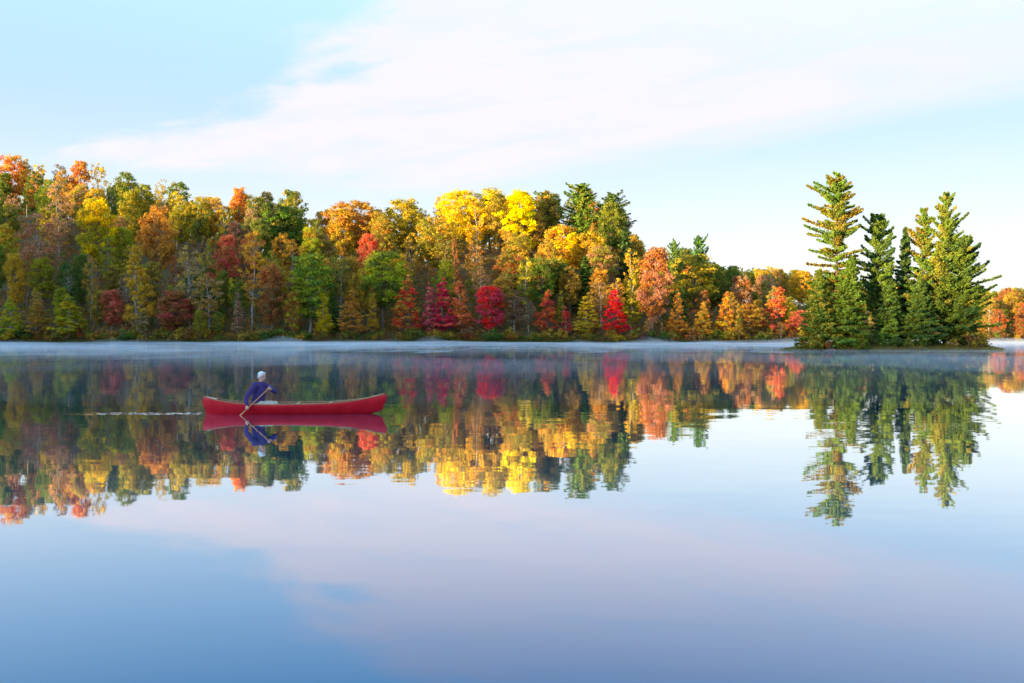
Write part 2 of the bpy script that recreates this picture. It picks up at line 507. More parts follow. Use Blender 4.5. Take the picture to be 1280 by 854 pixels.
def make_conifer(kind, seed, H=20.0, W=4.5, first=.12, detail=1.0, needle=.42, lean=0.0, lift=1.0, gapk=1.0, prof=(.75, .95, 1.0, .85, .70, .42, .06)):
    """tiered conifer: whorls of boughs, each carrying sprays of narrow needle tufts"""
    r = np.random.default_rng(seed)
    tp = np.array([[lean * t * t, 0.0, t * H] for t in np.linspace(0, 1, 10)])
    tp[1:-1, :2] += r.normal(0, .06, (8, 2)); tp[0, 2] = -.6
    tr = np.interp(np.linspace(0, 1, 10), [0, .06, 1], [H * .017, H * .0125, .03])
    paths = [(tp, tr)]
    Ps, Ns, As, Ls, Cs, Ss = [], [], [], [], [], []
    h = first
    gap = {'pine': .043, 'spruce': .028}[kind] * gapk
    phase = 0
    side_bias = r.uniform(0, 2 * np.pi)
    while h < .985:
        if kind == 'pine':
            e = W * np.interp(h, [first, .22, .45, .62, .80, .92, 1], prof) * r.uniform(.85, 1.1)
            nb = int(r.integers(4, 7)); rise0 = np.interp(h, [0, .5, 1], [.02, .18 * lift, .75 * lift])
        else:
            e = W * max(.04, (1.0 - h) / (1 - first)) ** .85 * r.uniform(.85, 1.1)
            nb = int(r.integers(5, 8)); rise0 = np.interp(h, [0, .5, 1], [-.22, -.02, .6])
        phase += 2.4
        for k in range(nb):
            a = phase + k * 2 * np.pi / nb + r.normal(0, .25)
            rise = rise0 + r.normal(0, .13 if kind == 'pine' else .07)
            L = e * r.uniform(.6, 1.1) * (1 + .18 * math.cos(a - side_bias))
            if kind == 'pine' and r.uniform() < .16: L *= r.uniform(.3, .7)
            d = np.array([math.cos(a), math.sin(a), 0])
            f = h + r.normal(0, .014)
            o = np.array([np.interp(f, np.linspace(0, 1, 10), tp[:, q]) for q in range(3)])
            t = np.linspace(0, 1, 6)[:, None]
            B = o + d * L * t + np.array([0, 0, 1]) * L * (rise * t + (.22 * min(1, lift) if kind == 'pine' else .14) * t ** 2.2)
            paths.append((B, np.linspace(max(.02, .012 * L + .015), .01, 6)))
            n = int((34 + 30 * L) * detail)
            tt = r.uniform(.12 if kind == 'pine' else .08, 1.03, n) ** .85
            base = np.stack([np.interp(tt, t[:, 0], B[:, q]) for q in range(3)], 1)
            side = np.array([-math.sin(a), math.cos(a), 0])
            wid = (L * .18 + .18) * np.sin(np.clip(tt, 0, 1) * np.pi * .86 + .25)
            s = r.normal(0, .55, n) * wid
            P = base + side * s[:, None] - d * np.abs(s)[:, None] * .35
            P[:, 2] += r.normal(0, .075, n) + np.abs(s) * .10 + (.06 if kind == 'pine' else -.03)
            along = d[None] * .8 + side[None] * np.sign(s)[:, None] * .6 + np.array([0, 0, .45 if kind == 'pine' else .05]) + r.normal(0, .35, (n, 3))
            Ps.append(P); As.append(along)
            Ns.append(np.array([0, 0, .9]) + d * .35 + r.normal(0, .55, (n, 3)))
            Ls.append(r.uniform(0, 1, n)); Cs.append(np.full(n, r.uniform(0, 1)))
            Ss.append(needle * r.uniform(.7, 1.4, n))
        h += gap * r.uniform(.75, 1.25) * (1 if h < .8 else .75)
    P = np.concatenate(Ps)
    v, f = leaf_quads(P, np.concatenate(Ns), np.concatenate(Ss), .42, np.concatenate(As), r)
    tv, tf = tubes(paths, 5)
    return (np_mesh(kind + '_trunk', tv, tf, True),
            np_mesh(kind + '_crown', v, f, False, {'leaf_var': np.repeat(np.concatenate(Ls), 4), 'clump_var': np.repeat(np.concatenate(Cs), 4)}))


def make_shrub(seed):
    """unit shrub 2 m high and 2.4 m wide"""
    r = np.random.default_rng(seed)
    C, Rd = [], []
    for k in range(15):
        a = r.uniform(0, 6.28); q = r.uniform(0, 1) ** .5
        rad = r.uniform(.3, .5)
        C.append(np.array([q * math.cos(a) * .95, q * math.sin(a) * .95, max(.2, (1.75 - .9 * q * q) * r.uniform(.35, 1)) - rad * .2])); Rd.append(rad)
    per = [int(r.uniform(38, 60)) for _ in C]
    v, f, lv, cv = clump_crown(C, Rd, per, .2, r, .85)
    paths = [limb(np.array([r.normal(0, .1), r.normal(0, .1), -.2]), c, .035, .01, r) for c in C[:9]]
    tv, tf = tubes(paths, 4)
    return np_mesh('shrub_stems', tv, tf, True), np_mesh('shrub_foliage', v, f, False, {'leaf_var': lv, 'clump_var': cv})


PROTO = {}
for kd, cnt in (('round', 5), ('oval', 4), ('cone', 4), ('sparse', 4), ('spire', 3)):
    PROTO[kd] = [make_broadleaf(kd, 100 + 17 * i + len(kd)) for i in range(cnt)]
PROTO['pine'] = [make_conifer('pine', 300 + i, 20, 4.2, .2, .55, .62) for i in range(3)]
PROTO['spruce'] = [make_conifer('spruce', 320 + i, 20, 3.6, .08, .45, .6) for i in range(2)]
PROTO['shrub'] = [make_shrub(400 + i) for i in range(4)]
PROTO_H = {'round': 18, 'oval': 18, 'cone': 18, 'sparse': 18, 'spire': 18, 'pine': 20, 'spruce': 20, 'shrub': 2}
PROTO_W = {'round': 10.4, 'oval': 8.2, 'cone': 8.2, 'sparse': 7, 'spire': 5.4, 'pine': 8.4, 'spruce': 7.2, 'shrub': 2.5}

COLS = {
    'green': (.15, .235, .042), 'dark green': (.08, .14, .042), 'olive': (.30, .255, .046),
    'lime green': (.40, .45, .05), 'yellow green': (.48, .43, .04), 'lemon yellow': (.86, .62, .02),
    'golden yellow': (.66, .46, .05), 'amber': (.56, .33, .06), 'orange': (.62, .27, .06),
    'rust': (.46, .19, .06), 'tan': (.54, .34, .17), 'scarlet': (.80, .17, .06),
    'crimson': (.75, .045, .075), 'coral red': (.74, .20, .12), 'brown': (.26, .155, .075),
    'rose red': (.76, .11, .15),
}
SECOND = {
    'green': 'olive', 'dark green': 'green', 'olive': 'amber', 'lime green': 'green', 'yellow green': 'olive',
    'lemon yellow': 'golden yellow', 'golden yellow': 'amber', 'amber': 'olive', 'orange': 'amber', 'rust': 'brown',
    'tan': 'brown', 'scarlet': 'orange', 'crimson': 'rose red', 'coral red': 'rust', 'brown': 'olive', 'rose red': 'crimson'}
SHAPE_WORD = {'round': 'round-crowned', 'oval': 'tall oval', 'cone': 'cone-shaped', 'sparse': 'thin-leaved pale-trunked', 'spire': 'slender pointed', 'pine': 'pine', 'spruce': 'spruce'}


def jitter(c, a):
    return tuple(float(np.clip(v * rnd.uniform(1 - a, 1 + a), .004, .9)) for v in c)


def plant(name, kind, x, y, z, h, w, colour, label, cat, group=None, second=None, trunk_mat=None, bname='trunk', cname='crown'):
    t_me, c_me = rnd.choice(PROTO[kind])
    root = bpy.data.objects.new(name, None); COL.objects.link(root)
    root.empty_display_size = .5
    root.location = (x, y, z); root.rotation_euler = (0, 0, rnd.uniform(0, 6.283))
    sz, sw = h / PROTO_H[kind], w / PROTO_W[kind]
    root.scale = (sw, sw * rnd.uniform(.92, 1.08), sz)
    tag(root, label, cat, group)
    con = kind in ('pine', 'spruce')
    t = link(bname, t_me, root); c = link(cname, c_me, root)
    if not len(t_me.materials): t_me.materials.append(BARK)
    if not len(c_me.materials): c_me.materials.append(NEEDLE if con else LEAF)
    t.material_slots[0].link = 'OBJECT'; t.material_slots[0].material = trunk_mat or (DARKBARK if con else BARK)
    c.color = (*jitter(COLS[colour], .14), 1)
    c['leaf_b'] = jitter(COLS[second or SECOND[colour]], .14)
    return root


# ------------------------------------------------------------------ trees of the far shore
# (pixel column, pixel row of the top, metres behind the shore, width in pixels, shape, colour, second colour, name, label)
MARKS = [
    (512, 343, 4, 40, 'cone', 'scarlet', 'orange', 'maple_tree', 'scarlet orange cone-shaped maple on the shore beside the rose red pair'),
    (537, 352, 4.5, 26, 'cone', 'rose red', 'coral red', 'maple_tree', 'narrow rose red maple squeezed between scarlet maple and broad crimson maple'),
    (554, 346, 5, 38, 'cone', 'crimson', 'rose red', 'maple_tree', 'broad crimson pink maple on the shore, taller of the rose red pair'),
    (578, 350, 5, 30, 'spire', 'orange', 'coral red', 'maple_tree', 'slender orange maple between two crimson maples on the shore'),
    (612, 357, 4, 40, 'oval', 'rose red', 'crimson', 'maple_tree', 'rounded rose red maple on the shore beside the bare brown tree'),
    (643, 364, 5, 34, 'sparse', 'brown', 'tan', 'bare_tree', 'nearly bare grey brown tree on the shore beside rounded rose maple'),
    (683, 362, 5, 32, 'cone', 'coral red', 'scarlet', 'maple_tree', 'coral red maple on the shore between bare brown tree and golden maple'),
    (708, 382, 4, 16, 'spire', 'coral red', 'crimson', 'maple_sapling', 'small slim red maple sapling next to tall grey trunks on shore'),
    (733, 365, 4, 36, 'cone', 'golden yellow', 'amber', 'maple_tree', 'golden yellow maple on the shore beside the vivid crimson cone maple'),
    (769, 360, 4, 38, 'cone', 'crimson', 'crimson', 'maple_tree', 'vivid crimson sharply cone-shaped maple at the water edge'),
    (788, 338, 9, 26, 'spire', 'yellow green', 'golden yellow', 'birch_tree', 'slender yellow green tree rising behind the vivid crimson cone maple'),
    (816, 307, 7, 40, 'oval', 'tan', 'rust', 'maple_tree', 'tall dusty rust tree on the shore, tallest between hill end and water'),
    (848, 360, 4, 30, 'cone', 'amber', 'orange', 'maple_tree', 'amber pointed maple on the shore beside the tall dusty rust tree'),
    (880, 376, 4, 30, 'cone', 'golden yellow', 'amber', 'maple_tree', 'low golden yellow maple on the shore between two amber pointed maples'),
    (906, 364, 5, 28, 'cone', 'amber', 'golden yellow', 'maple_tree', 'amber gold pointed maple beside the low golden maple on shore'),
    (936, 380, 5, 36, 'oval', 'orange', 'amber', 'maple_tree', 'rounded orange maple on the low shore toward the island'),
    (925, 344, 20, 30, 'round', 'rust', 'tan', 'maple_tree', 'dusty rust tree standing behind the rounded orange maple'),
    (972, 357, 8, 42, 'cone', 'coral red', 'orange', 'maple_tree', 'large coral orange maple on the low shore nearest the island'),
    (998, 388, 5, 26, 'oval', 'coral red', 'rust', 'maple_tree', 'dull red small maple half hidden behind the pine island'),
    (387, 318, 7, 52, 'oval', 'lime green', 'green', 'birch_tree', 'bright lime green leafy tree on the shore, only one so green'),
    (405, 366, 3, 24, 'spire', 'lemon yellow', 'golden yellow', 'birch_sapling', 'small bright yellow sapling in front of the lime green tree'),
    (478, 314, 9, 58, 'round', 'green', 'yellow green', 'maple_tree', 'large deep green tree behind the scarlet orange shore maple'),
    (171, 304, 5, 44, 'cone', 'golden yellow', 'amber', 'birch_tree', 'tall golden pointed birch on the shore below the olive slope'),
    (88, 368, 3, 46, 'cone', 'yellow green', 'golden yellow', 'birch_tree', 'low spreading yellow green tree leaning over the water'),
    (48, 374, 3, 34, 'cone', 'amber', 'orange', 'maple_tree', 'low amber maple beside the spreading yellow green tree'),
    (14, 370, 3, 34, 'cone', 'golden yellow', 'yellow green', 'birch_tree', 'low yellow birch on the shore past the amber maple'),
    (140, 362, 6, 30, 'oval', 'rust', 'coral red', 'maple_tree', 'reddish brown maple beside the tall golden pointed birch'),
    (214, 362, 4, 40, 'oval', 'coral red', 'rust', 'maple_tree', 'brick red low maple on the shore beside pale trunks'),
    (237, 308, 8, 36, 'sparse', 'tan', 'amber', 'birch_tree', 'pale tan thin birch with white trunk behind brick red maple'),
    (262, 342, 5, 34, 'sparse', 'amber', 'tan', 'birch_tree', 'short amber thin birch with white trunk near the shore'),
    (284, 294, 16, 34, 'oval', 'coral red', 'rust', 'maple_tree', 'muted red tree partway up the slope beside an amber birch'),
    (316, 290, 8, 36, 'sparse', 'amber', 'golden yellow', 'birch_tree', 'tall amber birch with pale trunk beside the muted red tree'),
    (340, 330, 5, 34, 'oval', 'rust', 'brown', 'oak_tree', 'rust brown oak on the shore beside the lime green tree'),
    (440, 360, 4, 36, 'cone', 'amber', 'orange', 'maple_tree', 'amber orange maple on the shore below the deep green tree'),
    (122, 249, 36, 50, 'round', 'yellow green', 'lemon yellow', 'maple_tree', 'bright yellow green round tree standing out on the upper slope'),
    (74, 228, 44, 36, 'sparse', 'tan', 'orange', 'birch_tree', 'tall pale tan thin tree high on the slope'),
    (50, 268, 22, 50, 'sparse', 'tan', 'rust', 'birch_tree', 'broad pale tan thin tree midway up the slope'),
    (12, 194, 76, 46, 'round', 'orange', 'amber', 'maple_tree', 'orange round tree on the hilltop at the high end of the ridge'),
    (200, 256, 34, 46, 'round', 'amber', 'orange', 'maple_tree', 'amber orange round tree on the slope above the golden pointed birch'),
    (300, 234, 74, 24, 'oval', 'orange', 'amber', 'maple_tree', 'orange topped tree on the skyline of the slope'),
    (363, 238, 74, 36, 'round', 'green', 'amber', 'maple_tree', 'dark green domed tree on the skyline with a dip beside it'),
    (345, 252, 56, 40, 'oval', 'dark green', 'green', 'oak_tree', 'tall dark green tree below the green domed skyline tree'),
    (388, 284, 40, 30, 'oval', 'golden yellow', 'yellow green', 'birch_tree', 'golden yellow oval tree midway up slope above the lime tree'),
    (440, 252, 70, 66, 'round', 'amber', 'rust', 'oak_tree', 'wide rust amber oak on the skyline past the dip'),
    (462, 292, 34, 28, 'round', 'scarlet', 'coral red', 'maple_tree', 'lone scarlet tree midway up the slope above the deep green tree'),
    (508, 249, 72, 58, 'round', 'golden yellow', 'olive', 'oak_tree', 'olive gold domed oak on the skyline before the yellow grove'),
    (548, 272, 48, 60, 'round', 'golden yellow', 'olive', 'oak_tree', 'gold topped olive oak below the yellow grove'),
    (575, 238, 72, 56, 'round', 'lemon yellow', 'golden yellow', 'poplar_tree', 'wide yellow tree at the end of the hilltop yellow grove'),
    (612, 234, 76, 52, 'round', 'golden yellow', 'lemon yellow', 'poplar_tree', 'golden tree in the middle of the hilltop yellow grove'),
    (650, 238, 60, 44, 'oval', 'lemon yellow', 'lemon yellow', 'poplar_tree', 'brilliant lemon yellow tall tree, brightest on the hill'),
    (682, 240, 76, 46, 'pine', 'olive', 'green', 'pine_tree', 'thin-topped pine on the hilltop beside the brilliant yellow tree'),
    (727, 231, 70, 54, 'pine', 'green', 'olive', 'pine_tree', 'tall white pine on the hilltop, highest of the three pines'),
    (764, 243, 70, 50, 'pine', 'dark green', 'green', 'pine_tree', 'dark pine at the end of the hilltop where the ridge drops'),
    (700, 282, 46, 56, 'round', 'golden yellow', 'lemon yellow', 'maple_tree', 'golden round tree below the hilltop pines'),
    (738, 290, 44, 50, 'round', 'golden yellow', 'amber', 'maple_tree', 'golden amber round tree below the dark end pine'),
    (782, 284, 40, 44, 'spruce', 'dark green', 'dark green', 'hemlock_tree', 'dark green hemlock on the steep end of the hill'),
    (676, 322, 22, 70, 'round', 'green', 'olive', 'oak_tree', 'broad green oak above the coral red shore maple'),
    (640, 318, 26, 50, 'round', 'olive', 'rust', 'oak_tree', 'olive brown oak above the bare brown tree'),
    (676, 328, 18, 18, 'round', 'scarlet', 'coral red', 'maple_tree', 'small red crown peeping out of the broad green oak'),
    (732, 320, 22, 50, 'spruce', 'dark green', 'green', 'hemlock_tree', 'dark hemlock behind the golden yellow shore maple'),
    (752, 348, 10, 34, 'sparse', 'amber', 'tan', 'birch_tree', 'thin amber birch between golden maple and vivid crimson maple'),
    (843, 303, 26, 26, 'pine', 'dark green', 'green', 'pine_tree', 'ragged dark pine top beside the tall dusty rust tree'),
    (873, 297, 26, 30, 'pine', 'dark green', 'green', 'pine_tree', 'crooked dark pine top above the green trees of the low ridge'),
    (868, 318, 18, 62, 'round', 'green', 'yellow green', 'oak_tree', 'wide green oak behind the low golden maple'),
    (905, 332, 26, 44, 'round', 'green', 'olive', 'oak_tree', 'green oak behind the amber gold pointed maple'),
]

trees = []         # (x, y) of every tree so far
lo_h, n_tree = 3.0, 0


def too_close(x, y, dmin):
    return any((x - a) ** 2 + (y - b) ** 2 < (dmin * k) ** 2 for a, b, k in trees)


for (px, top, back, wpx, kind, colour, second, name, label) in MARKS:
    d = 268.0
    for _ in range(4):
        x = (px - 640) / F_PX * d; d = float(shore_y(x)) + back
    z = float(ground(x, d)); h = max(4.0, float(z_at(top, d)) - z)
    w = wpx / F_PX * d * 1.12
    plant(name, kind, x, d, z - .1, h, w, colour, label, 'tree', 'trees on the wooded far shore', second, PALE if kind in ('sparse', 'spire') or 'birch' in name else None)
    trees.append((x, d, .8)); n_tree += 1

PAL = {
    'left': ['olive'] * 5 + ['green'] * 5 + ['yellow green'] * 4 + ['golden yellow'] * 4 + ['amber'] * 2 + ['tan'] * 3 + ['orange'] + ['rust'] + ['dark green'],
    'mid': ['olive'] * 4 + ['green'] * 4 + ['yellow green'] * 3 + ['golden yellow'] * 4 + ['amber'] * 3 + ['tan'] * 2 + ['rust'] + ['orange'],
    'top': ['golden yellow'] * 4 + ['lemon yellow'] * 3 + ['olive'] * 3 + ['yellow green'] * 2,
    'right': ['green'] * 5 + ['yellow green'] * 2 + ['amber'] * 3 + ['olive'] * 2 + ['orange'] + ['rust'] + ['tan'],
    'far': ['olive'] * 4 + ['green'] * 3 + ['rust'] * 2 + ['brown'] * 2 + ['amber'],
    'ridge': ['golden yellow'] * 5 + ['yellow green'] * 3 + ['green'] * 3 + ['olive'],
}
ROWS = [2.5, 7, 12, 18, 25, 33, 42, 51, 61, 71, 82]
ROW_WORD = lambda back: 'at the water edge' if back < 9 else 'low on the slope' if back < 28 else 'midway up the slope' if back < 56 else 'along the hilltop'
LM = [(512, 'scarlet maple'), (555, 'crimson maple'), (612, 'rose maple'), (683, 'coral maple'), (733, 'golden maple'), (769, 'crimson cone maple'),
      (816, 'tall rust tree'), (880, 'low golden maple'), (936, 'rounded orange maple'), (972, 'coral maple by the island'), (387, 'lime green tree'), (478, 'deep green tree'), (171, 'golden pointed birch'),
      (88, 'spreading yellow green tree'), (214, 'brick red maple'), (284, 'muted red tree'), (1250, 'open water past the island')]
MAX_TREES = 300
fill = []
for back in ROWS:
    step = 6.3 if back < 15 else 7.6
    for x in np.arange(-178, 190, step):
        fill.append((back + rnd.uniform(-2.5, 2.5), x + rnd.uniform(-.42, .42) * step))
rnd.shuffle(fill)
fill.sort(key=lambda q: 0 if q[0] > 60 else 1)
cand = []
for back, x in fill:
    back = max(1.5, back)
    y = float(shore_y(x)) + back; px = px_of(x, y)
    if px < -12 or px > 1292: continue
    if 1018 < px < 1222 and rnd.random() < .75: continue         # hidden behind the island pines
    if px > 800 and back > 48 and rnd.random() < .3: continue
    if too_close(x, y, 4.6 if back < 15 else 5.4): continue
    trees.append((x, y, 1.0)); cand.append((back, x, y, px))
over = n_tree + len(cand) - MAX_TREES
if over > 0:                                                      # drop the most hidden: mid rows
    mids = [c for c in cand if 20 < c[0] < 60]
    rnd.shuffle(mids)
    for c in mids[:over]: cand.remove(c)
for back, x, y, px in cand:
    z = float(ground(x, y))
    zmax = float(z_at(skyline(px), y)) - z
    if px > 1200: pal = 'far'
    elif px > 800: pal = 'ridge' if back > 55 else 'right'
    elif back > 52 and 535 < px < 720: pal = 'top'
    elif px < 350: pal = 'left'
    else: pal = 'mid'
    colour = rnd.choice(PAL[pal])
    if back < 9:
        h = rnd.uniform(7, 15); kind = rnd.choice(['cone', 'oval', 'spire', 'sparse', 'sparse', 'oval'])
    elif back < 28:
        h = rnd.uniform(13, 19); kind = rnd.choice(['round', 'oval', 'sparse', 'sparse', 'oval', 'spire'])
    elif back < 56:
        h = rnd.uniform(15, 21); kind = rnd.choice(['round', 'round', 'oval', 'spire', 'sparse'])
    else:
        h = rnd.uniform(17, 23); kind = rnd.choice(['round', 'round', 'sparse', 'oval'])
    if px > 800: h *= .72 if back < 30 else .8
    h = min(h, zmax * rnd.uniform(.93, 1.0) if back > 55 else zmax * .95)
    if h < 5: h = 5
    if back < 40 and rnd.random() < .07 and colour in ('green', 'dark green', 'olive'): kind, colour = 'spruce', 'dark green'
    w = PROTO_W[kind] * (h / 18) ** .7 * rnd.uniform(.74, 1.04)
    near = min(LM, key=lambda q: abs(q[0] - px))
    sec = rnd.choice(PAL[pal]) if rnd.random() < .35 else None
    size_w = 'tall' if h > 18.5 else 'short' if h < 11 else 'middling'
    wide_w = 'broad' if w > PROTO_W[kind] * .98 else 'slim' if w < PROTO_W[kind] * .8 else ''
    lab = '%s %s %s%s %s tree %s, %s the %s' % (size_w, wide_w, colour, (' ' + sec.split()[0] + '-flecked') if sec and sec != colour else '', SHAPE_WORD[kind], ROW_WORD(back), 'near' if back < 9 else 'behind' if back < 28 else 'high behind' if back > 56 else 'uphill behind', near[1])
    lab = ' '.join(lab.split())
    if len(lab.replace('-', ' ').split()) > 16: lab = lab.replace('middling ', '')
    if len(lab.replace('-', ' ').split()) > 16: lab = lab.replace('high behind', 'behind').replace('uphill behind', 'above')
    if len(lab.replace('-', ' ').split()) > 16: lab = ' '.join(q for q in lab.split() if not q.endswith('-flecked'))
    if len(lab.replace('-', ' ').split()) > 16: lab = lab.replace('broad ', '', 1).replace('slim ', '', 1).replace('tall ', '', 1).replace('short ', '', 1)
    if kind == 'spruce': lab = lab.replace('spruce tree', 'spruce')
    plant('spruce_tree' if kind == 'spruce' else 'birch_tree' if kind == 'sparse' else 'broadleaf_tree', kind, x, y, z - .1, h, w, colour, lab, 'tree',
          'trees on the wooded far shore', sec, PALE if kind == 'sparse' or rnd.random() < .08 else None)
    n_tree += 1

# shrubs along the far water line
SHR = ['green', 'olive', 'amber', 'rust', 'golden yellow', 'dark green', 'olive', 'brown']
for x in np.arange(-150, 165, 2.6):
    x += rnd.uniform(-1.2, 1.2); y = float(shore_y(x)) + rnd.uniform(.8, 3.4); px = px_of(x, y)
    if px < -5 or px > 1285 or 1025 < px < 1215: continue
    h = rnd.uniform(1.6, 4.6); colour = rnd.choice(SHR)
    near = min(LM, key=lambda q: abs(q[0] - px))
    plant('shore_shrub', 'shrub', x, y, float(ground(x, y)) - .05, h, h * rnd.uniform(1.1, 1.7), colour,
          '%s %s shrub on the far bank under the %s' % ('tall' if h > 3.6 else 'middling' if h > 2.5 else 'low', colour, near[1]), 'shrub', 'shrubs along the far bank', None, None, 'stems', 'foliage')


# woods beyond what can be counted: hill behind the crest, ridge west of the lake, shore to the east
def far_woods():
    r = np.random.default_rng(5)
    Ps, Ns, Ss, Ls, Cs = [], [], [], [], []
    spots = []
    for _ in range(12000):
        x, y = r.uniform(-400, 330), r.uniform(-210, 470)
        z = float(ground(x, y))
        if z < .8: continue
        u = -(x + 165 + 0.50 * min(max(y, -400), 230)); back = y - float(shore_y(x)); px = px_of(x, max(y, 1))
        west = u > 3 and (px < -30 or y < 150)
        hill = back > CREST + 14 and -60 < px < 1340
        east = px > 1310 and back > 2
        if not (west or hill or east): continue
        if any((x - a) ** 2 + (y - b) ** 2 < 40 for a, b in spots[-600:]): continue
        spots.append((x, y))
        h = r.uniform(12, 20); w = r.uniform(3.2, 4.8)
        if hill:
            lim = float(z_at(skyline(px), y)) - z
            h = min(h, lim * .9)
            if h < 4: continue
        n = 90
        d = unit_ball(n, r); d[:, 2] = d[:, 2] * .9 + .1
        P = np.array([x, y, z + h * .58]) + d * np.array([w, w, h * .42]) * (r.uniform(.5, 1, n) ** .5)[:, None]
        Ps.append(P); Ns.append(d + r.normal(0, .5, (n, 3))); Ss.append(r.uniform(1.1, 2.2, n)); Ls.append(r.uniform(0, 1, n)); Cs.append(np.full(n, r.uniform(0, 1)))
        if len(spots) > 1900: break
    v, f = leaf_quads(np.concatenate(Ps), np.concatenate(Ns), np.concatenate(Ss), .85, None, r)
    o = link('distant_woods', np_mesh('distant_woods', v, f, False, {'leaf_var': np.repeat(np.concatenate(Ls), 4), 'clump_var': np.repeat(np.concatenate(Cs), 4)}), mat=LEAF)
    o.color = (*COLS['olive'], 1); o['leaf_b'] = COLS['amber']
    tag(o, 'distant autumn woods on the ridges round the lake', 'woods', kind='stuff')


far_woods()


def undergrowth():
    r = np.random.default_rng(77)
    n = 9500
    x = r.uniform(-175, 185, n); back = r.uniform(0, 1, n) ** 1.25 * 78 + 2; y = shore_y(x) + back; z = ground(x, y)
    C = np.stack([x, y, z + r.uniform(.2, 1, n) * np.interp(back, [0, 12, 30], [1.6, 2.4, 3.4])], 1)
    v, f, lv, cv = clump_crown(list(C), list(r.uniform(.5, 1.3, n)), [int(q) for q in r.integers(10, 18, n)], .5, r, .8)
    o = link('undergrowth', np_mesh('undergrowth', v, f, False, {'leaf_var': lv, 'clump_var': cv}), mat=LEAF)
    o.color = (*COLS['olive'], 1); o['leaf_b'] = COLS['rust']
    tag(o, 'olive and rust undergrowth covering the forest floor between the trees', 'undergrowth', kind='stuff')


undergrowth()


def grass_strip(name, spots, hmin, hmax, cols, label, seed):
    r = np.random.default_rng(seed)
    P = np.asarray(spots); n = len(P)
    h = r.uniform(hmin, hmax, n); a = r.uniform(0, 2 * np.pi, n); wd = h * r.uniform(.06, .12, n) + .01
    dx, dy = np.cos(a) * wd, np.sin(a) * wd
    lx, ly = r.normal(0, .25, n) * h, r.normal(0, .25, n) * h
    V = np.empty((n, 3, 3)); V[:, 0] = P; V[:, 1] = P; V[:, 2] = P
    V[:, 0, 0] -= dx; V[:, 0, 1] -= dy; V[:, 1, 0] += dx; V[:, 1, 1] += dy
    V[:, 2, 0] += lx; V[:, 2, 1] += ly; V[:, 2, 2] += h
    V[:, :2, 2] -= .05
    lv = np.repeat(r.uniform(0, 1, n), 3); cv = np.repeat(r.uniform(0, 1, n), 3)
    o = link(name, np_mesh(name, V.reshape(-1, 3), np.arange(n * 3).reshape(n, 3), False, {'leaf_var': lv, 'clump_var': cv}), mat=LEAF)
    o.color = (*cols[0], 1); o['leaf_b'] = cols[1]
    tag(o, label, 'grass', kind='stuff')


xg = rng.uniform(-160, 175, 26000); yg = shore_y(xg) + rng.uniform(0, 1, 26000) ** 1.3 * 3.2 - .2
grass_strip('bank_grass', np.stack([xg, yg, np.maximum(ground(xg, yg), 0)], 1), .3, .95, ((.26, .19, .06), (.13, .15, .03)), 'dry tan and green grass fringing the far bank', 21)

# ------------------------------------------------------------------ island with pines
IS_D = 141.0
ISX = (1118 - 640) / F_PX * IS_D


def isl(u, v):
    """height of the island at offsets (u along, v across)"""
    rr = np.sqrt((u / 18.4) ** 2 + (v / 8.4) ** 2)
    rr = rr * (1 + .06 * np.sin(3 * np.arctan2(v, u) + 1) + .04 * np.sin(7 * np.arctan2(v, u)))
    return -.5 + 1.25 * np.clip(1 - rr ** 2.4, -.6, 1) ** 1.0 + .12 * np.sin(u * 1.3) * np.sin(v * 1.1 + 1)


iu, iv = np.linspace(-21, 21, 106), np.linspace(-10, 10, 54)
IU, IV = np.meshgrid(iu, iv)
m = Mat('island_soil'); tcn = m.n('TexCoord')
n1 = m.noise(tcn.outputs['Object'], .8, 5)
m.principled(m.mix(m.ramp(n1.outputs['Fac'], .4, .62), (.12, .075, .035), (.17, .14, .045)), .95)
island = link('island_ground', np_mesh('island_ground', np.stack([IU.ravel(), IV.ravel(), isl(IU, IV).ravel()], 1), grid_faces(106, 54), True), loc=(ISX, IS_D, 0), mat=m.m)
tag(island, kind='structure')


def island_pine(px, top, dv, kind, W, seed, label, cols=('green', 'dark green'), first=.1, lean=0.0, name='pine_tree', rotz=0.0, lift=1.0, gapk=1.0, prof=(.75, .95, 1.0, .85, .70, .42, .06)):
    d = IS_D + dv; x = (px - 640) / F_PX * d
    z = float(isl(np.array(x - ISX), np.array(dv)))
    h = float(z_at(top, d)) - z
    tm, cm = make_conifer(kind, seed, h, W, first, 3.0 if kind == 'pine' else 2.0, .36, lean, lift, gapk, prof)
    root = bpy.data.objects.new(name, None); COL.objects.link(root); root.location = (x, d, z); root.rotation_euler = (0, 0, rotz)
    tag(root, label, 'tree', 'conifers on the island')
    link('trunk', tm, root, mat=DARKBARK)
    c = link('crown', cm, root, mat=NEEDLE)
    c.color = (*COLS[cols[0]], 1); c['leaf_b'] = COLS[cols[1]]
    return root


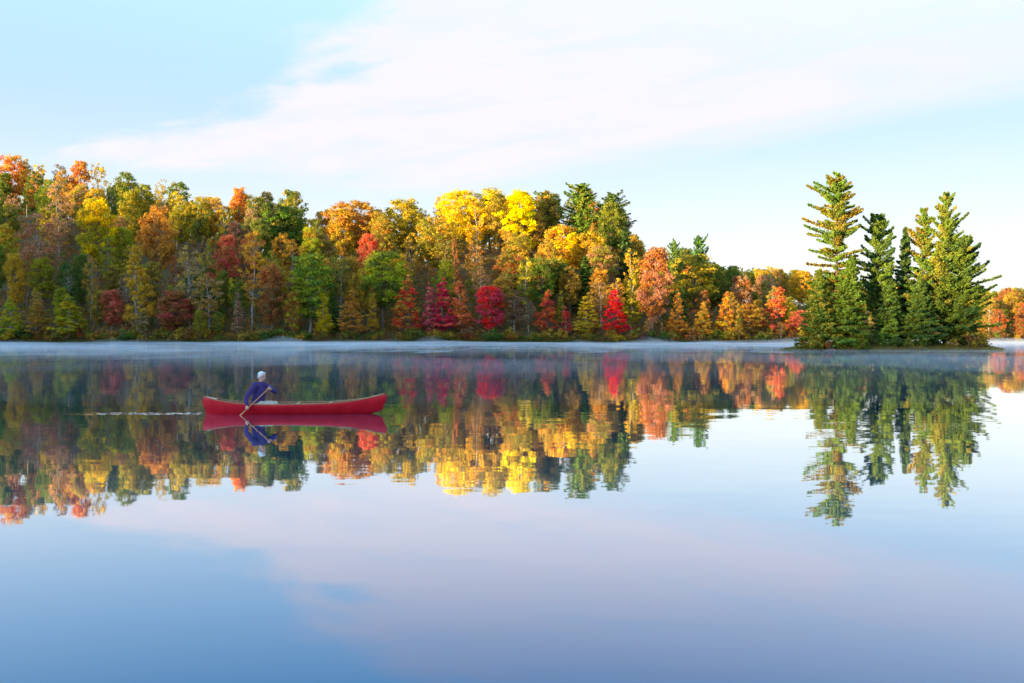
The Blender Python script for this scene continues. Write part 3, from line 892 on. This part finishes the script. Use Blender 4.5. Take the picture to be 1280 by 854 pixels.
island_pine(1045, 219, -1.0, 'pine', 4.6, 541, 'tallest white pine on the island, golden sunlit tiers at its top', ('olive', 'green'), .16, .3, lift=.55, gapk=.78, prof=(.6, .7, .78, 1.0, .86, .52, .10))
island_pine(1024, 338, -2.2, 'spruce', 3.6, 502, 'short bushy green conifer at the tallest pine foot on island shore', ('green', 'olive'), .03, name='hemlock_tree')
island_pine(1064, 322, -3.0, 'spruce', 4.4, 503, 'broad low bright green hemlock between tallest pine and slim spruces', ('green', 'green'), .02, name='hemlock_tree')
island_pine(1098, 270, 1.0, 'pine', 4.0, 504, 'slim dark pine on the island middle with bare lower trunk', ('green', 'dark green'), .24)
island_pine(1131, 283, 1.6, 'spruce', 3.0, 505, 'narrow dark spruce spire in the middle of the island', ('dark green', 'dark green'), .10, name='spruce_tree')
island_pine(1112, 340, -1.0, 'spruce', 3.2, 511, 'small dark spruce between the slim pine and narrow spire', ('dark green', 'green'), .05, name='spruce_tree')
island_pine(1155, 262, .6, 'pine', 3.9, 506, 'golden topped pine close beside the widest island pine', ('olive', 'green'), .18, lift=.9, gapk=1.1, prof=(1, 1, .9, .72, .5, .3, .05))
island_pine(1181, 244, -.8, 'pine', 6.0, 507, 'widest island pine with long upswept boughs over the water', ('green', 'olive'), .06, .1, lift=1.15, gapk=1.0, prof=(.95, 1.0, .90, .68, .38, .19, .04))
island_pine(1200, 300, -2.0, 'pine', 4.6, 508, 'lower dark pine under the long boughs at island end', ('green', 'dark green'), .05)
island_pine(1150, 345, -2.6, 'spruce', 3.8, 509, 'short thick hemlock in front of the golden topped pine', ('green', 'dark green'), .02, name='hemlock_tree')
IS_SHR = [(1012, -1.5, 2.6, 'olive', 'tall'), (1020, -4, 2.2, 'olive', 'round'), (1034, -4.6, 1.6, 'rust', 'low'), (1052, -4.6, 1.3, 'green', 'low'), (1078, -4.8, 1.8, 'green', 'round'),
          (1095, -4.2, 2.4, 'dark green', 'round'), (1118, -4.4, 1.9, 'dark green', 'low'), (1136, -4.6, 1.6, 'green', 'round'), (1158, -4.9, 1.2, 'dark green', 'low'),
          (1190, -4.6, 1.5, 'olive', 'low'), (1208, -3.6, 2.8, 'brown', 'tall'), (1220, -2.2, 2.9, 'olive', 'tall'), (1226, -1.0, 1.8, 'amber', 'low')]
IS_NEAR = lambda px: 'the tallest island pine' if px < 1056 else 'the slim dark island pine' if px < 1115 else 'the narrow island spire' if px < 1145 else 'the golden topped pine' if px < 1170 else 'the widest island pine' if px < 1200 else 'the overhanging boughs at island end'
for px, dv, h, colour, word in IS_SHR:
    d = IS_D + dv; x = (px - 640) / F_PX * d; z = float(isl(np.array(x - ISX), np.array(dv)))
    plant('island_shrub', 'shrub', x, d, z - .05, h, h * 1.25, colour, '%s %s shrub on the island shore under %s' % (word, colour, IS_NEAR(px)), 'shrub', 'shrubs on the island shore', None, None, 'stems', 'foliage')
ug, vg = rng.uniform(-18, 18, 11000), rng.uniform(-8.5, 3, 11000)
zg = isl(ug, vg); k = zg > -.06
grass_strip('island_grass', np.stack([ug[k] + ISX, vg[k] + IS_D, np.maximum(zg[k], 0)], 1), .12, .42, ((.33, .25, .06), (.20, .21, .04)), 'yellowing grass fringing the island shore', 22)

ROCK = simple_mat('shore_rock', (.17, .13, .11), .9, .4, 3, .5)
bm = bmesh.new(); bmesh.ops.create_icosphere(bm, subdivisions=3, radius=1)
for v in bm.verts:
    v.co *= 1 + .28 * mnoise.noise(v.co * 1.4) + .1 * mnoise.noise(v.co * 4)
    v.co.z *= .55
rock_me = bpy.data.meshes.new('rock'); bm.to_mesh(rock_me); bm.free(); rock_me.materials.append(ROCK)
rock_me.polygons.foreach_set('use_smooth', np.ones(len(rock_me.polygons), dtype=bool))
for i, (px, dv, s, lab) in enumerate([(990, 0, .45, 'small brown rock at the outer tip of the island facing the maples'), (1001, -.5, .6, 'flat rock beside the island tip below the olive shrub'),
                                      (1232, -.6, .9, 'broad reddish rock on the island spit'), (1240, -.3, .8, 'rounded rock next to the broad reddish rock'), (1249, 0, .5, 'smallest rock at the very end of the island spit'),
                                      (1040, -5.6, .5, 'low rock in the grass before the tallest island pine')]):
    d = IS_D + dv; x = (px - 640) / F_PX * d
    o = link('rock', rock_me, loc=(x, d, max(float(isl(np.array(x - ISX), np.array(dv))), -.05) + .02))
    o.scale = (s * 1.5, s, s * .8); o.rotation_euler = (0, 0, i * 1.3)
    tag(o, lab, 'rock', 'rocks round the island')

# ------------------------------------------------------------------ canoe
canoe = bpy.data.objects.new('canoe', None); COL.objects.link(canoe)
canoe.location = CANOE; canoe.rotation_euler = (0, R(-.9), R(1.0))
tag(canoe, 'red wooden canoe with tan gunwales gliding on the lake', 'canoe')
HL = 2.44                                                   # half length


def c_beam(t): return .43 * max(0, 1 - abs(t) ** 2.3) ** .85 + .012
def c_gun(t): return .275 + .225 * abs(t) ** 3.2
def c_keel(t): return -.11 + (.05 if t < 0 else .165) * abs(t) ** 5


def hull_point(t, s, inset=0.0):
    """t -1..1 along, s -1..1 across (gunwale, keel, gunwale)"""
    ph = (1 - abs(s)) * math.pi / 2
    b = c_beam(t) - inset; zg, zk = c_gun(t), c_keel(t) + inset
    y = b * math.cos(ph) ** .55 if ph < math.pi / 2 - 1e-6 else 0
    dep = math.sin(ph)
    z = zg + (zk - zg) * dep ** 1.5
    tum = 1 + .035 * math.sin(math.pi * dep)
    x = t * HL
    e = max(0, (abs(t) - .80) / .20)
    x -= math.copysign(1, t) * e * ((.07 if t < 0 else .16) * max(0, dep - .25) ** 2.2 - .05 * math.sin(math.pi * min(1, dep * 1.3)))
    return Vector((x, math.copysign(1, s) * y * tum if s else 0, z))


m = Mat('red_canoe_paint'); tcn = m.n('TexCoord')
nz = m.noise(tcn.outputs['Object'], 3, 5); nf = m.noise(tcn.outputs['Object'], 40, 3)
c = m.mix(m.ramp(nz.outputs['Fac'], .35, .7), (.60, .005, .014), (.70, .011, .022))
rough = m.ramp(nf.outputs['Fac'], .3, .7, .28, .42)
m.principled(c, rough, **{'Specular_IOR_Level': .3})
RED = m.m
m = Mat('cedar_planking'); tcn = m.n('TexCoord')
mp = m.n('Mapping'); mp.inputs['Scale'].default_value = (1, 12, 12); m.l(tcn.outputs['Object'], mp.inputs[0])
nz = m.noise(mp.outputs[0], 3, 5)
m.principled(m.mix(m.ramp(nz.outputs['Fac'], .3, .7), (.22, .10, .04), (.34, .18, .08)), .5)
CEDAR = m.m
m = Mat('pale_ash_wood'); tcn = m.n('TexCoord')
mp = m.n('Mapping'); mp.inputs['Scale'].default_value = (1, 14, 14); m.l(tcn.outputs['Object'], mp.inputs[0])
nz = m.noise(mp.outputs[0], 4, 5)
m.principled(m.mix(m.ramp(nz.outputs['Fac'], .3, .7), (.52, .33, .16), (.68, .48, .27)), .45)
ASH = m.m
GUN = simple_mat('oiled_gunwale_wood', (.42, .22, .10), .45, .25, 9)
NT, NS = 61, 25


def hull_mesh(name, inset, t_lim=1.0):
    V = [hull_point(t, s, inset) for t in np.linspace(-t_lim, t_lim, NT) for s in np.linspace(-1, 1, NS)]
    f = grid_faces(NS, NT)
    return np_mesh(name, [tuple(v) for v in V], f if inset == 0 else f[:, ::-1], True)


hull = link('hull', hull_mesh('hull', 0.0), canoe, mat=RED)
lining = link('hull_lining', hull_mesh('hull_lining', .012, .985), canoe, mat=CEDAR)


def tube_obj(name, pts, radii, mat, parent, sides=8):
    v, f = tubes([(np.array([tuple(p) for p in pts]), np.array(radii))], sides)
    n = len(pts)
    cap = [np.arange(sides)[None, :], (np.arange(sides)[::-1] + (n - 1) * sides)[None, :]]
    me = np_mesh(name, v, [f] + cap, False)
    me.polygons.foreach_set('use_smooth', np.array([True] * len(f) + [False] * 2))
    return link(name, me, parent, mat=mat)


for sgn in (-1, 1):
    pts = [hull_point(t, sgn) + Vector((0, -sgn * .006, .006)) for t in np.linspace(-.995, .995, 61)]
    tube_obj('gunwale', pts, [.013] * 61, GUN, canoe)


def box_obj(name, cx, hx, y0, y1, z, th, mat, parent, wy=None):
    bm = bmesh.new()
    bmesh.ops.create_cube(bm, size=1)
    for v in bm.verts:
        v.co = Vector((cx + v.co.x * 2 * hx, (y0 + y1) / 2 + v.co.y * (y1 - y0), z + v.co.z * th))
    bmesh.ops.bevel(bm, geom=bm.edges[:], offset=min(.006, th * .3), segments=2, affect='EDGES')
    me = bpy.data.meshes.new(name); bm.to_mesh(me); bm.free()
    return link(name, me, parent, mat=mat)


for t, nm in ((.02, 'thwart'), (.38, 'thwart')):
    b = c_beam(t) - .014; box_obj(nm, t * HL, .032, -b, b, c_gun(t) - .012, .022, ASH, canoe)
SEAT_X = -1.02
for sx in (SEAT_X, 1.30):
    b = c_beam(sx / HL) - .03; zz = .17
    fr = box_obj('seat', sx, .13, -b * .93, b * .93, zz, .02, CEDAR, canoe)
    for q in (-1, 1): box_obj('seat_rail', sx + q * .14, .02, -b * .97, b * .97, zz + .004, .03, ASH, fr)
for sgn in (-1, 1):
    bm = bmesh.new(); rows = []
    for t in np.linspace(.86, .985, 7):
        p = hull_point(sgn * t, 1); rows.append([bm.verts.new((p.x, q * (p.y - .008), p.z + .012 + .012 * (1 - q * q))) for q in np.linspace(-1, 1, 7)])
    for a_, b_ in zip(rows[:-1], rows[1:]):
        for i in range(6): bm.faces.new((a_[i], a_[i + 1], b_[i + 1], b_[i]))
    me = bpy.data.meshes.new('deck_plate'); bmesh.ops.recalc_face_normals(bm, faces=bm.faces[:]); bm.to_mesh(me); bm.free()
    link('deck_plate', me, canoe, mat=ASH)
for t in np.linspace(-.74, .74, 27):                        # steam-bent ribs inside the hull
    pts = [hull_point(t, s, .018) for s in np.linspace(-.93, .93, 17)]
    tube_obj('rib', pts, [.010] * 17, ASH, canoe, 5)

# ------------------------------------------------------------------ paddler
def capsule(bm, a, b, ra, rb, seg=14):
    a, b = Vector(a), Vector(b)
    d = (b - a); L = d.length
    q = d.to_track_quat('Z', 'Y').to_matrix().to_4x4() if L > 1e-6 else Matrix.Identity(4)
    if L > 1e-6:
        bmesh.ops.create_cone(bm, cap_ends=True, segments=seg, radius1=ra, radius2=rb, depth=L, matrix=Matrix.Translation((a + b) / 2) @ q)
    for p, r_ in ((a, ra), (b, rb)):
        bmesh.ops.create_uvsphere(bm, u_segments=seg, v_segments=8, radius=r_, matrix=Matrix.Translation(p))


def ball(bm, c, r3, rot=None):
    M = Matrix.Translation(c) @ (rot or Matrix.Identity(4)) @ Matrix.Diagonal((*r3, 1))
    bmesh.ops.create_uvsphere(bm, u_segments=20, v_segments=14, radius=1, matrix=M)


def fused(name, bm, voxel, mat, parent=None, smooth_it=4, disp=None):
    me = bpy.data.meshes.new(name); bm.to_mesh(me); bm.free()
    o = link(name, me)
    rm = o.modifiers.new('remesh', 'REMESH'); rm.mode = 'VOXEL'; rm.voxel_size = voxel
    sm = o.modifiers.new('smooth', 'SMOOTH'); sm.iterations = smooth_it; sm.factor = .5
    dg = bpy.context.evaluated_depsgraph_get(); dg.update()
    me2 = bpy.data.meshes.new_from_object(o.evaluated_get(dg)); me2.name = name
    o.modifiers.clear(); o.data = me2; bpy.data.meshes.remove(me)
    if disp:
        for v in me2.vertices: v.co += disp(v.co, v.normal)
    me2.polygons.foreach_set('use_smooth', np.ones(len(me2.polygons), dtype=bool))
    me2.materials.clear(); me2.materials.append(mat)
    if parent: o.parent = parent
    return o


# local frame: origin at canoe centre on the water, x to the bow, -y towards the viewer
HIP = Vector((SEAT_X, .0, .27)); CHEST = Vector((SEAT_X + .05, -.03, .62)); NECK = Vector((SEAT_X + .09, -.05, .83))
HEAD = Vector((SEAT_X + .135, -.06, 1.005))
SR, SL = Vector((SEAT_X - .02, -.215, .775)), Vector((SEAT_X + .15, .13, .775))       # right shoulder (near), left shoulder (far)
HAND_R, HAND_L = Vector((-1.155, -.555, .175)), Vector((-.655, -.245, .700))
EL_R = Vector((SEAT_X - .20, -.42, .47)); EL_L = Vector((SEAT_X + .47, -.02, .60))
KN_R, KN_L = Vector((SEAT_X + .42, -.20, .245)), Vector((SEAT_X + .43, .19, .245))
FT_R, FT_L = Vector((SEAT_X + .12, -.19, -.01)), Vector((SEAT_X + .12, .19, -.01))
pdir = (HAND_R - HAND_L).normalized()                        # down the paddle shaft


def hand(bm, wrist, c, axis_dir, thumb_up):
    """a hand closed round a shaft through c along axis_dir"""
    ax = axis_dir.normalized(); to = (c - wrist).normalized()
    to = (to - ax * to.dot(ax)).normalized(); nrm_ = ax.cross(to).normalized()
    palm_c = c - to * .040
    ball(bm, palm_c + nrm_ * .002, (.026, .026, .026))
    for k, (off, ln, rr) in enumerate(((-.034, .92, .0085), (-.012, 1.0, .009), (.010, .96, .0088), (.031, .80, .0078))):
        kn = c - to * .022 + ax * off + nrm_ * .022
        p1 = c + to * .020 * ln + ax * off + nrm_ * .024
        p2 = c + to * .030 * ln + ax * off - nrm_ * .010
        p3 = c + to * .006 + ax * off - nrm_ * .026
        capsule(bm, palm_c + ax * off * .8, kn, .013, .0105, 8); capsule(bm, kn, p1, .0105, rr, 8); capsule(bm, p1, p2, rr, rr * .95, 8); capsule(bm, p2, p3, rr * .95, rr * .85, 8)
    t0 = palm_c + ax * (-.03 if thumb_up else .03) - nrm_ * .012
    t1 = t0 + to * .035 - nrm_ * .016 + ax * (-.012 if thumb_up else .012); t2 = t1 + to * .024 + nrm_ * .006
    capsule(bm, palm_c, t0, .018, .013, 8); capsule(bm, t0, t1, .012, .0105, 8); capsule(bm, t1, t2, .0105, .009, 8)
    return palm_c


SKIN = simple_mat('skin', (.72, .36, .25), .5, .12, 18, 0, Subsurface_Weight=.1)
FLEECE = simple_mat('purple_navy_fleece', (.062, .034, .16), .95, .35, 40, .7)
KHAKI = simple_mat('pale_khaki_cloth', (.56, .48, .37), .9, .15, 30, .4)
HAIR = simple_mat('white_hair', (.82, .80, .76), .7, .12, 60, .8)

hrot = Matrix.Rotation(R(-24), 4, 'Z') @ Matrix.Rotation(R(8), 4, 'Y')        # turned a little to the viewer, chin down
hp = lambda x, y, z: HEAD + (hrot @ Vector((x, y, z)))
bm = bmesh.new()
capsule(bm, HIP, CHEST, .135, .145); capsule(bm, CHEST, NECK - Vector((0, 0, .05)), .145, .075)
capsule(bm, NECK - Vector((0, 0, .06)), hp(-.015, 0, -.06), .058, .055)
ball(bm, hp(-.012, 0, .028), (.098, .076, .098), hrot)                        # skull
ball(bm, hp(.030, 0, -.045), (.062, .056, .070), hrot)                        # jaw and cheeks
capsule(bm, hp(.098, 0, .010), hp(.112, 0, -.022), .010, .015, 8)             # nose
capsule(bm, hp(.082, -.034, .030), hp(.082, .034, .030), .012, .012, 8)       # brow
capsule(bm, hp(.084, -.018, -.060), hp(.084, .018, -.060), .009, .009, 8)     # lips
ball(bm, hp(.070, 0, -.095), (.024, .024, .018), hrot)                        # chin
for s in (-1, 1): ball(bm, hp(-.012, s * .080, -.010), (.018, .010, .032), hrot)   # ears
for S, E, Hn, tu in ((SR, EL_R, HAND_R, True), (SL, EL_L, HAND_L, False)):
    capsule(bm, CHEST + Vector((0, 0, .12)), S, .09, .062); capsule(bm, S, E, .056, .043)
    Wr = E + (Hn - E) * (1 - .075 / (Hn - E).length)
    pc = hand(bm, Wr, Hn, pdir, tu)
    capsule(bm, E, Wr, .042, .027); capsule(bm, Wr, pc, .027, .026, 10)
for K_, Ft, s in ((KN_R, FT_R, -1), (KN_L, FT_L, 1)):
    hj = HIP + Vector((.02, s * .095, -.02))
    capsule(bm, hj, K_, .085, .060); capsule(bm, K_, Ft, .056, .038); capsule(bm, Ft, Ft + Vector((-.12, 0, -.03)), .036, .026)
person = fused('person', bm, .0075, SKIN, None, 3)
person.location = CANOE
tag(person, 'person with white hair in purple fleece kneeling and paddling the red canoe', 'person')


def cloth_disp(scale, amp):
    def f(co, n):
        return n * (mnoise.noise(co * scale) * amp + mnoise.noise(Vector((co.x * 2.2, co.y * 2.2, co.z)) * scale * 1.7) * amp * .6)
    return f


bm = bmesh.new()
capsule(bm, HIP + Vector((0, -.03, .05)), CHEST, .165, .172); capsule(bm, HIP + Vector((0, .04, .05)), CHEST, .165, .165)
capsule(bm, CHEST, NECK - Vector((0, 0, .06)), .172, .088); capsule(bm, NECK - Vector((.0, 0, .05)), NECK - Vector((-.006, 0, .005)), .076, .068)
for S, E, Hn in ((SR, EL_R, HAND_R), (SL, EL_L, HAND_L)):
    capsule(bm, CHEST + Vector((0, 0, .10)), S, .12, .085); capsule(bm, S, E, .080, .064)
    capsule(bm, E, E + (Hn - E) * (1 - .105 / (Hn - E).length), .063, .042)
link_j = fused('jacket', bm, .011, FLEECE, person, 5, cloth_disp(9, .02))
bm = bmesh.new()
for K_, Ft, s in ((KN_R, FT_R, -1), (KN_L, FT_L, 1)):
    hj = HIP + Vector((.02, s * .09, -.02))
    capsule(bm, HIP, hj, .13, .115); capsule(bm, hj, K_, .108, .080); capsule(bm, K_, Ft, .076, .055)
fused('trousers', bm, .011, KHAKI, person, 4, cloth_disp(8, .01))
bm = bmesh.new()
ball(bm, hp(-.030, 0, .050), (.100, .088, .090), hrot); ball(bm, hp(-.060, 0, -.005), (.062, .082, .080), hrot)
for s in (-1, 1): ball(bm, hp(-.018, s * .068, .012), (.040, .020, .048), hrot)
ball(bm, hp(.040, 0, .098), (.050, .058, .026), hrot)
fused('hair', bm, .006, HAIR, person, 2, cloth_disp(30, .008))
EYE = simple_mat('dark_eye', (.03, .025, .02), .2, .1, 30)
for s in (-1, 1):
    bm = bmesh.new(); ball(bm, hp(.086, s * .032, .010), (.009, .011, .008), hrot)
    me = bpy.data.meshes.new('eye'); bm.to_mesh(me); bm.free(); link('eye', me, person, mat=EYE)

# paddle: T grip, round shaft, blade in the water
paddle = bpy.data.objects.new('paddle', None); COL.objects.link(paddle); paddle.location = CANOE
tag(paddle, 'varnished wooden canoe paddle dipped in the water beside the hull', 'paddle')
PAD = simple_mat('varnished_paddle_wood', (.62, .27, .10), .4, .2, 8)
top = HAND_L - pdir * .03; tw = HAND_R + pdir * .12
tube_obj('shaft', [top, HAND_L, (HAND_L + HAND_R) / 2, HAND_R, tw], [.0145, .0145, .015, .0155, .017], PAD, paddle, 10)
side = pdir.cross(Vector((0, 0, 1))).normalized()
tube_obj('grip', [top - side * .042, top - side * .02 - pdir * .004, top + side * .02 - pdir * .004, top + side * .042], [.010, .016, .016, .010], PAD, paddle, 10)
blade_n = pdir.cross(side).normalized()
bm = bmesh.new(); rows = []
for t, w_, th in ((0, .017, .016), (.12, .045, .010), (.3, .075, .007), (.6, .088, .006), (.85, .085, .005), (.96, .06, .004), (1, .02, .003)):
    c_ = tw + pdir * (t * .52); rows.append([bm.verts.new(c_ + side * (w_ * math.cos(q)) + blade_n * (th * math.sin(q))) for q in np.linspace(0, 2 * math.pi, 12, endpoint=False)])
for a_, b_ in zip(rows[:-1], rows[1:]):
    for i in range(12): bm.faces.new((a_[i], a_[(i + 1) % 12], b_[(i + 1) % 12], b_[i]))
bm.faces.new(rows[0][::-1]); bm.faces.new(rows[-1])
bmesh.ops.recalc_face_normals(bm, faces=bm.faces[:])
me = bpy.data.meshes.new('blade'); bm.to_mesh(me); bm.free(); link('blade', me, paddle, mat=PAD)

# ------------------------------------------------------------------ mist lying on the lake
def mist_bank(name, x0, x1, y0, y1, nx, ny, hfun, density, label):
    gx, gy = np.linspace(x0, x1, nx), np.linspace(y0, y1, ny)
    GX, GY = np.meshgrid(gx, gy)
    Hh = .06 + np.maximum(hfun(GX, GY), .02)
    edge = np.zeros_like(GX, bool); edge[0] = edge[-1] = True; edge[:, 0] = edge[:, -1] = True
    topv = np.stack([GX.ravel(), GY.ravel(), np.where(edge, .08, Hh).ravel()], 1)
    botv = np.stack([GX.ravel(), GY.ravel(), np.full(GX.size, .03)], 1)
    n = GX.size; f = grid_faces(nx, ny); i = np.arange(n).reshape(ny, nx)
    ring = np.concatenate([i[0, :-1], i[:-1, -1], i[-1, :0:-1], i[:0:-1, 0]]); nxt = np.roll(ring, -1)
    sides = np.stack([ring + n, nxt + n, nxt, ring], 1)
    me = np_mesh(name, np.concatenate([topv, botv]), np.concatenate([f, f[:, ::-1] + n, sides]), True)
    m = Mat(name + '_vapour')
    v = m.n('VolumePrincipled'); v.inputs['Color'].default_value = (1.0, .97, .94, 1); v.inputs['Density'].default_value = density
    v.inputs['Anisotropy'].default_value = .1
    m.l(v.outputs[0], m.out.inputs['Volume'])
    o = link(name, me, mat=m.m)
    tag(o, label, 'mist', kind='stuff')
    return o


def mist_h(x, y):
    near = smooth(32, 95, y) * smooth(264, 252, y - 26 * smooth(55, 120, x))
    n = .50 + .55 * vnoise(x * .045, y * .03, 31) + .45 * vnoise(x * .22, y * .09, 32)
    isle = 1 - .75 * smooth(30, 16, np.abs(x - ISX)) * smooth(95, 125, y) * smooth(165, 145, y)
    return near * np.clip(n, .05, 2) ** 1.4 * .40 * isle


def bank_h(x, y):
    n = .5 + .5 * vnoise(x * .09, y * .06, 41) + .4 * vnoise(x * .3, y * .2, 42)
    return 1.5 * smooth(28, 80, x) * smooth(178, 215, y) * smooth(288, 272, y) * np.clip(n, .1, 2)


mist_bank('lake_mist', -190, 190, 31, 288, 191, 130, mist_h, .016, 'thin pale morning mist lying on the lake before the far shore')
mist_bank('mist_bank', 26, 200, 172, 292, 120, 70, bank_h, .012, 'deeper white mist drifting on the water behind the pine island')


def rising_h(x, y):
    n = vnoise(x * .10, y * .05, 51) * .6 + vnoise(x * .33, y * .16, 52) * .45 + vnoise(x * .8, y * .4, 53) * .2
    return 2.0 * np.clip(n - .05, 0, 1.2) * smooth(125, 170, y) * smooth(262, 248, y - 26 * smooth(55, 120, x))


mist_bank('rising_mist', -185, 185, 120, 286, 300, 150, rising_h, .011, 'patchy wisps of mist rising off the open lake')
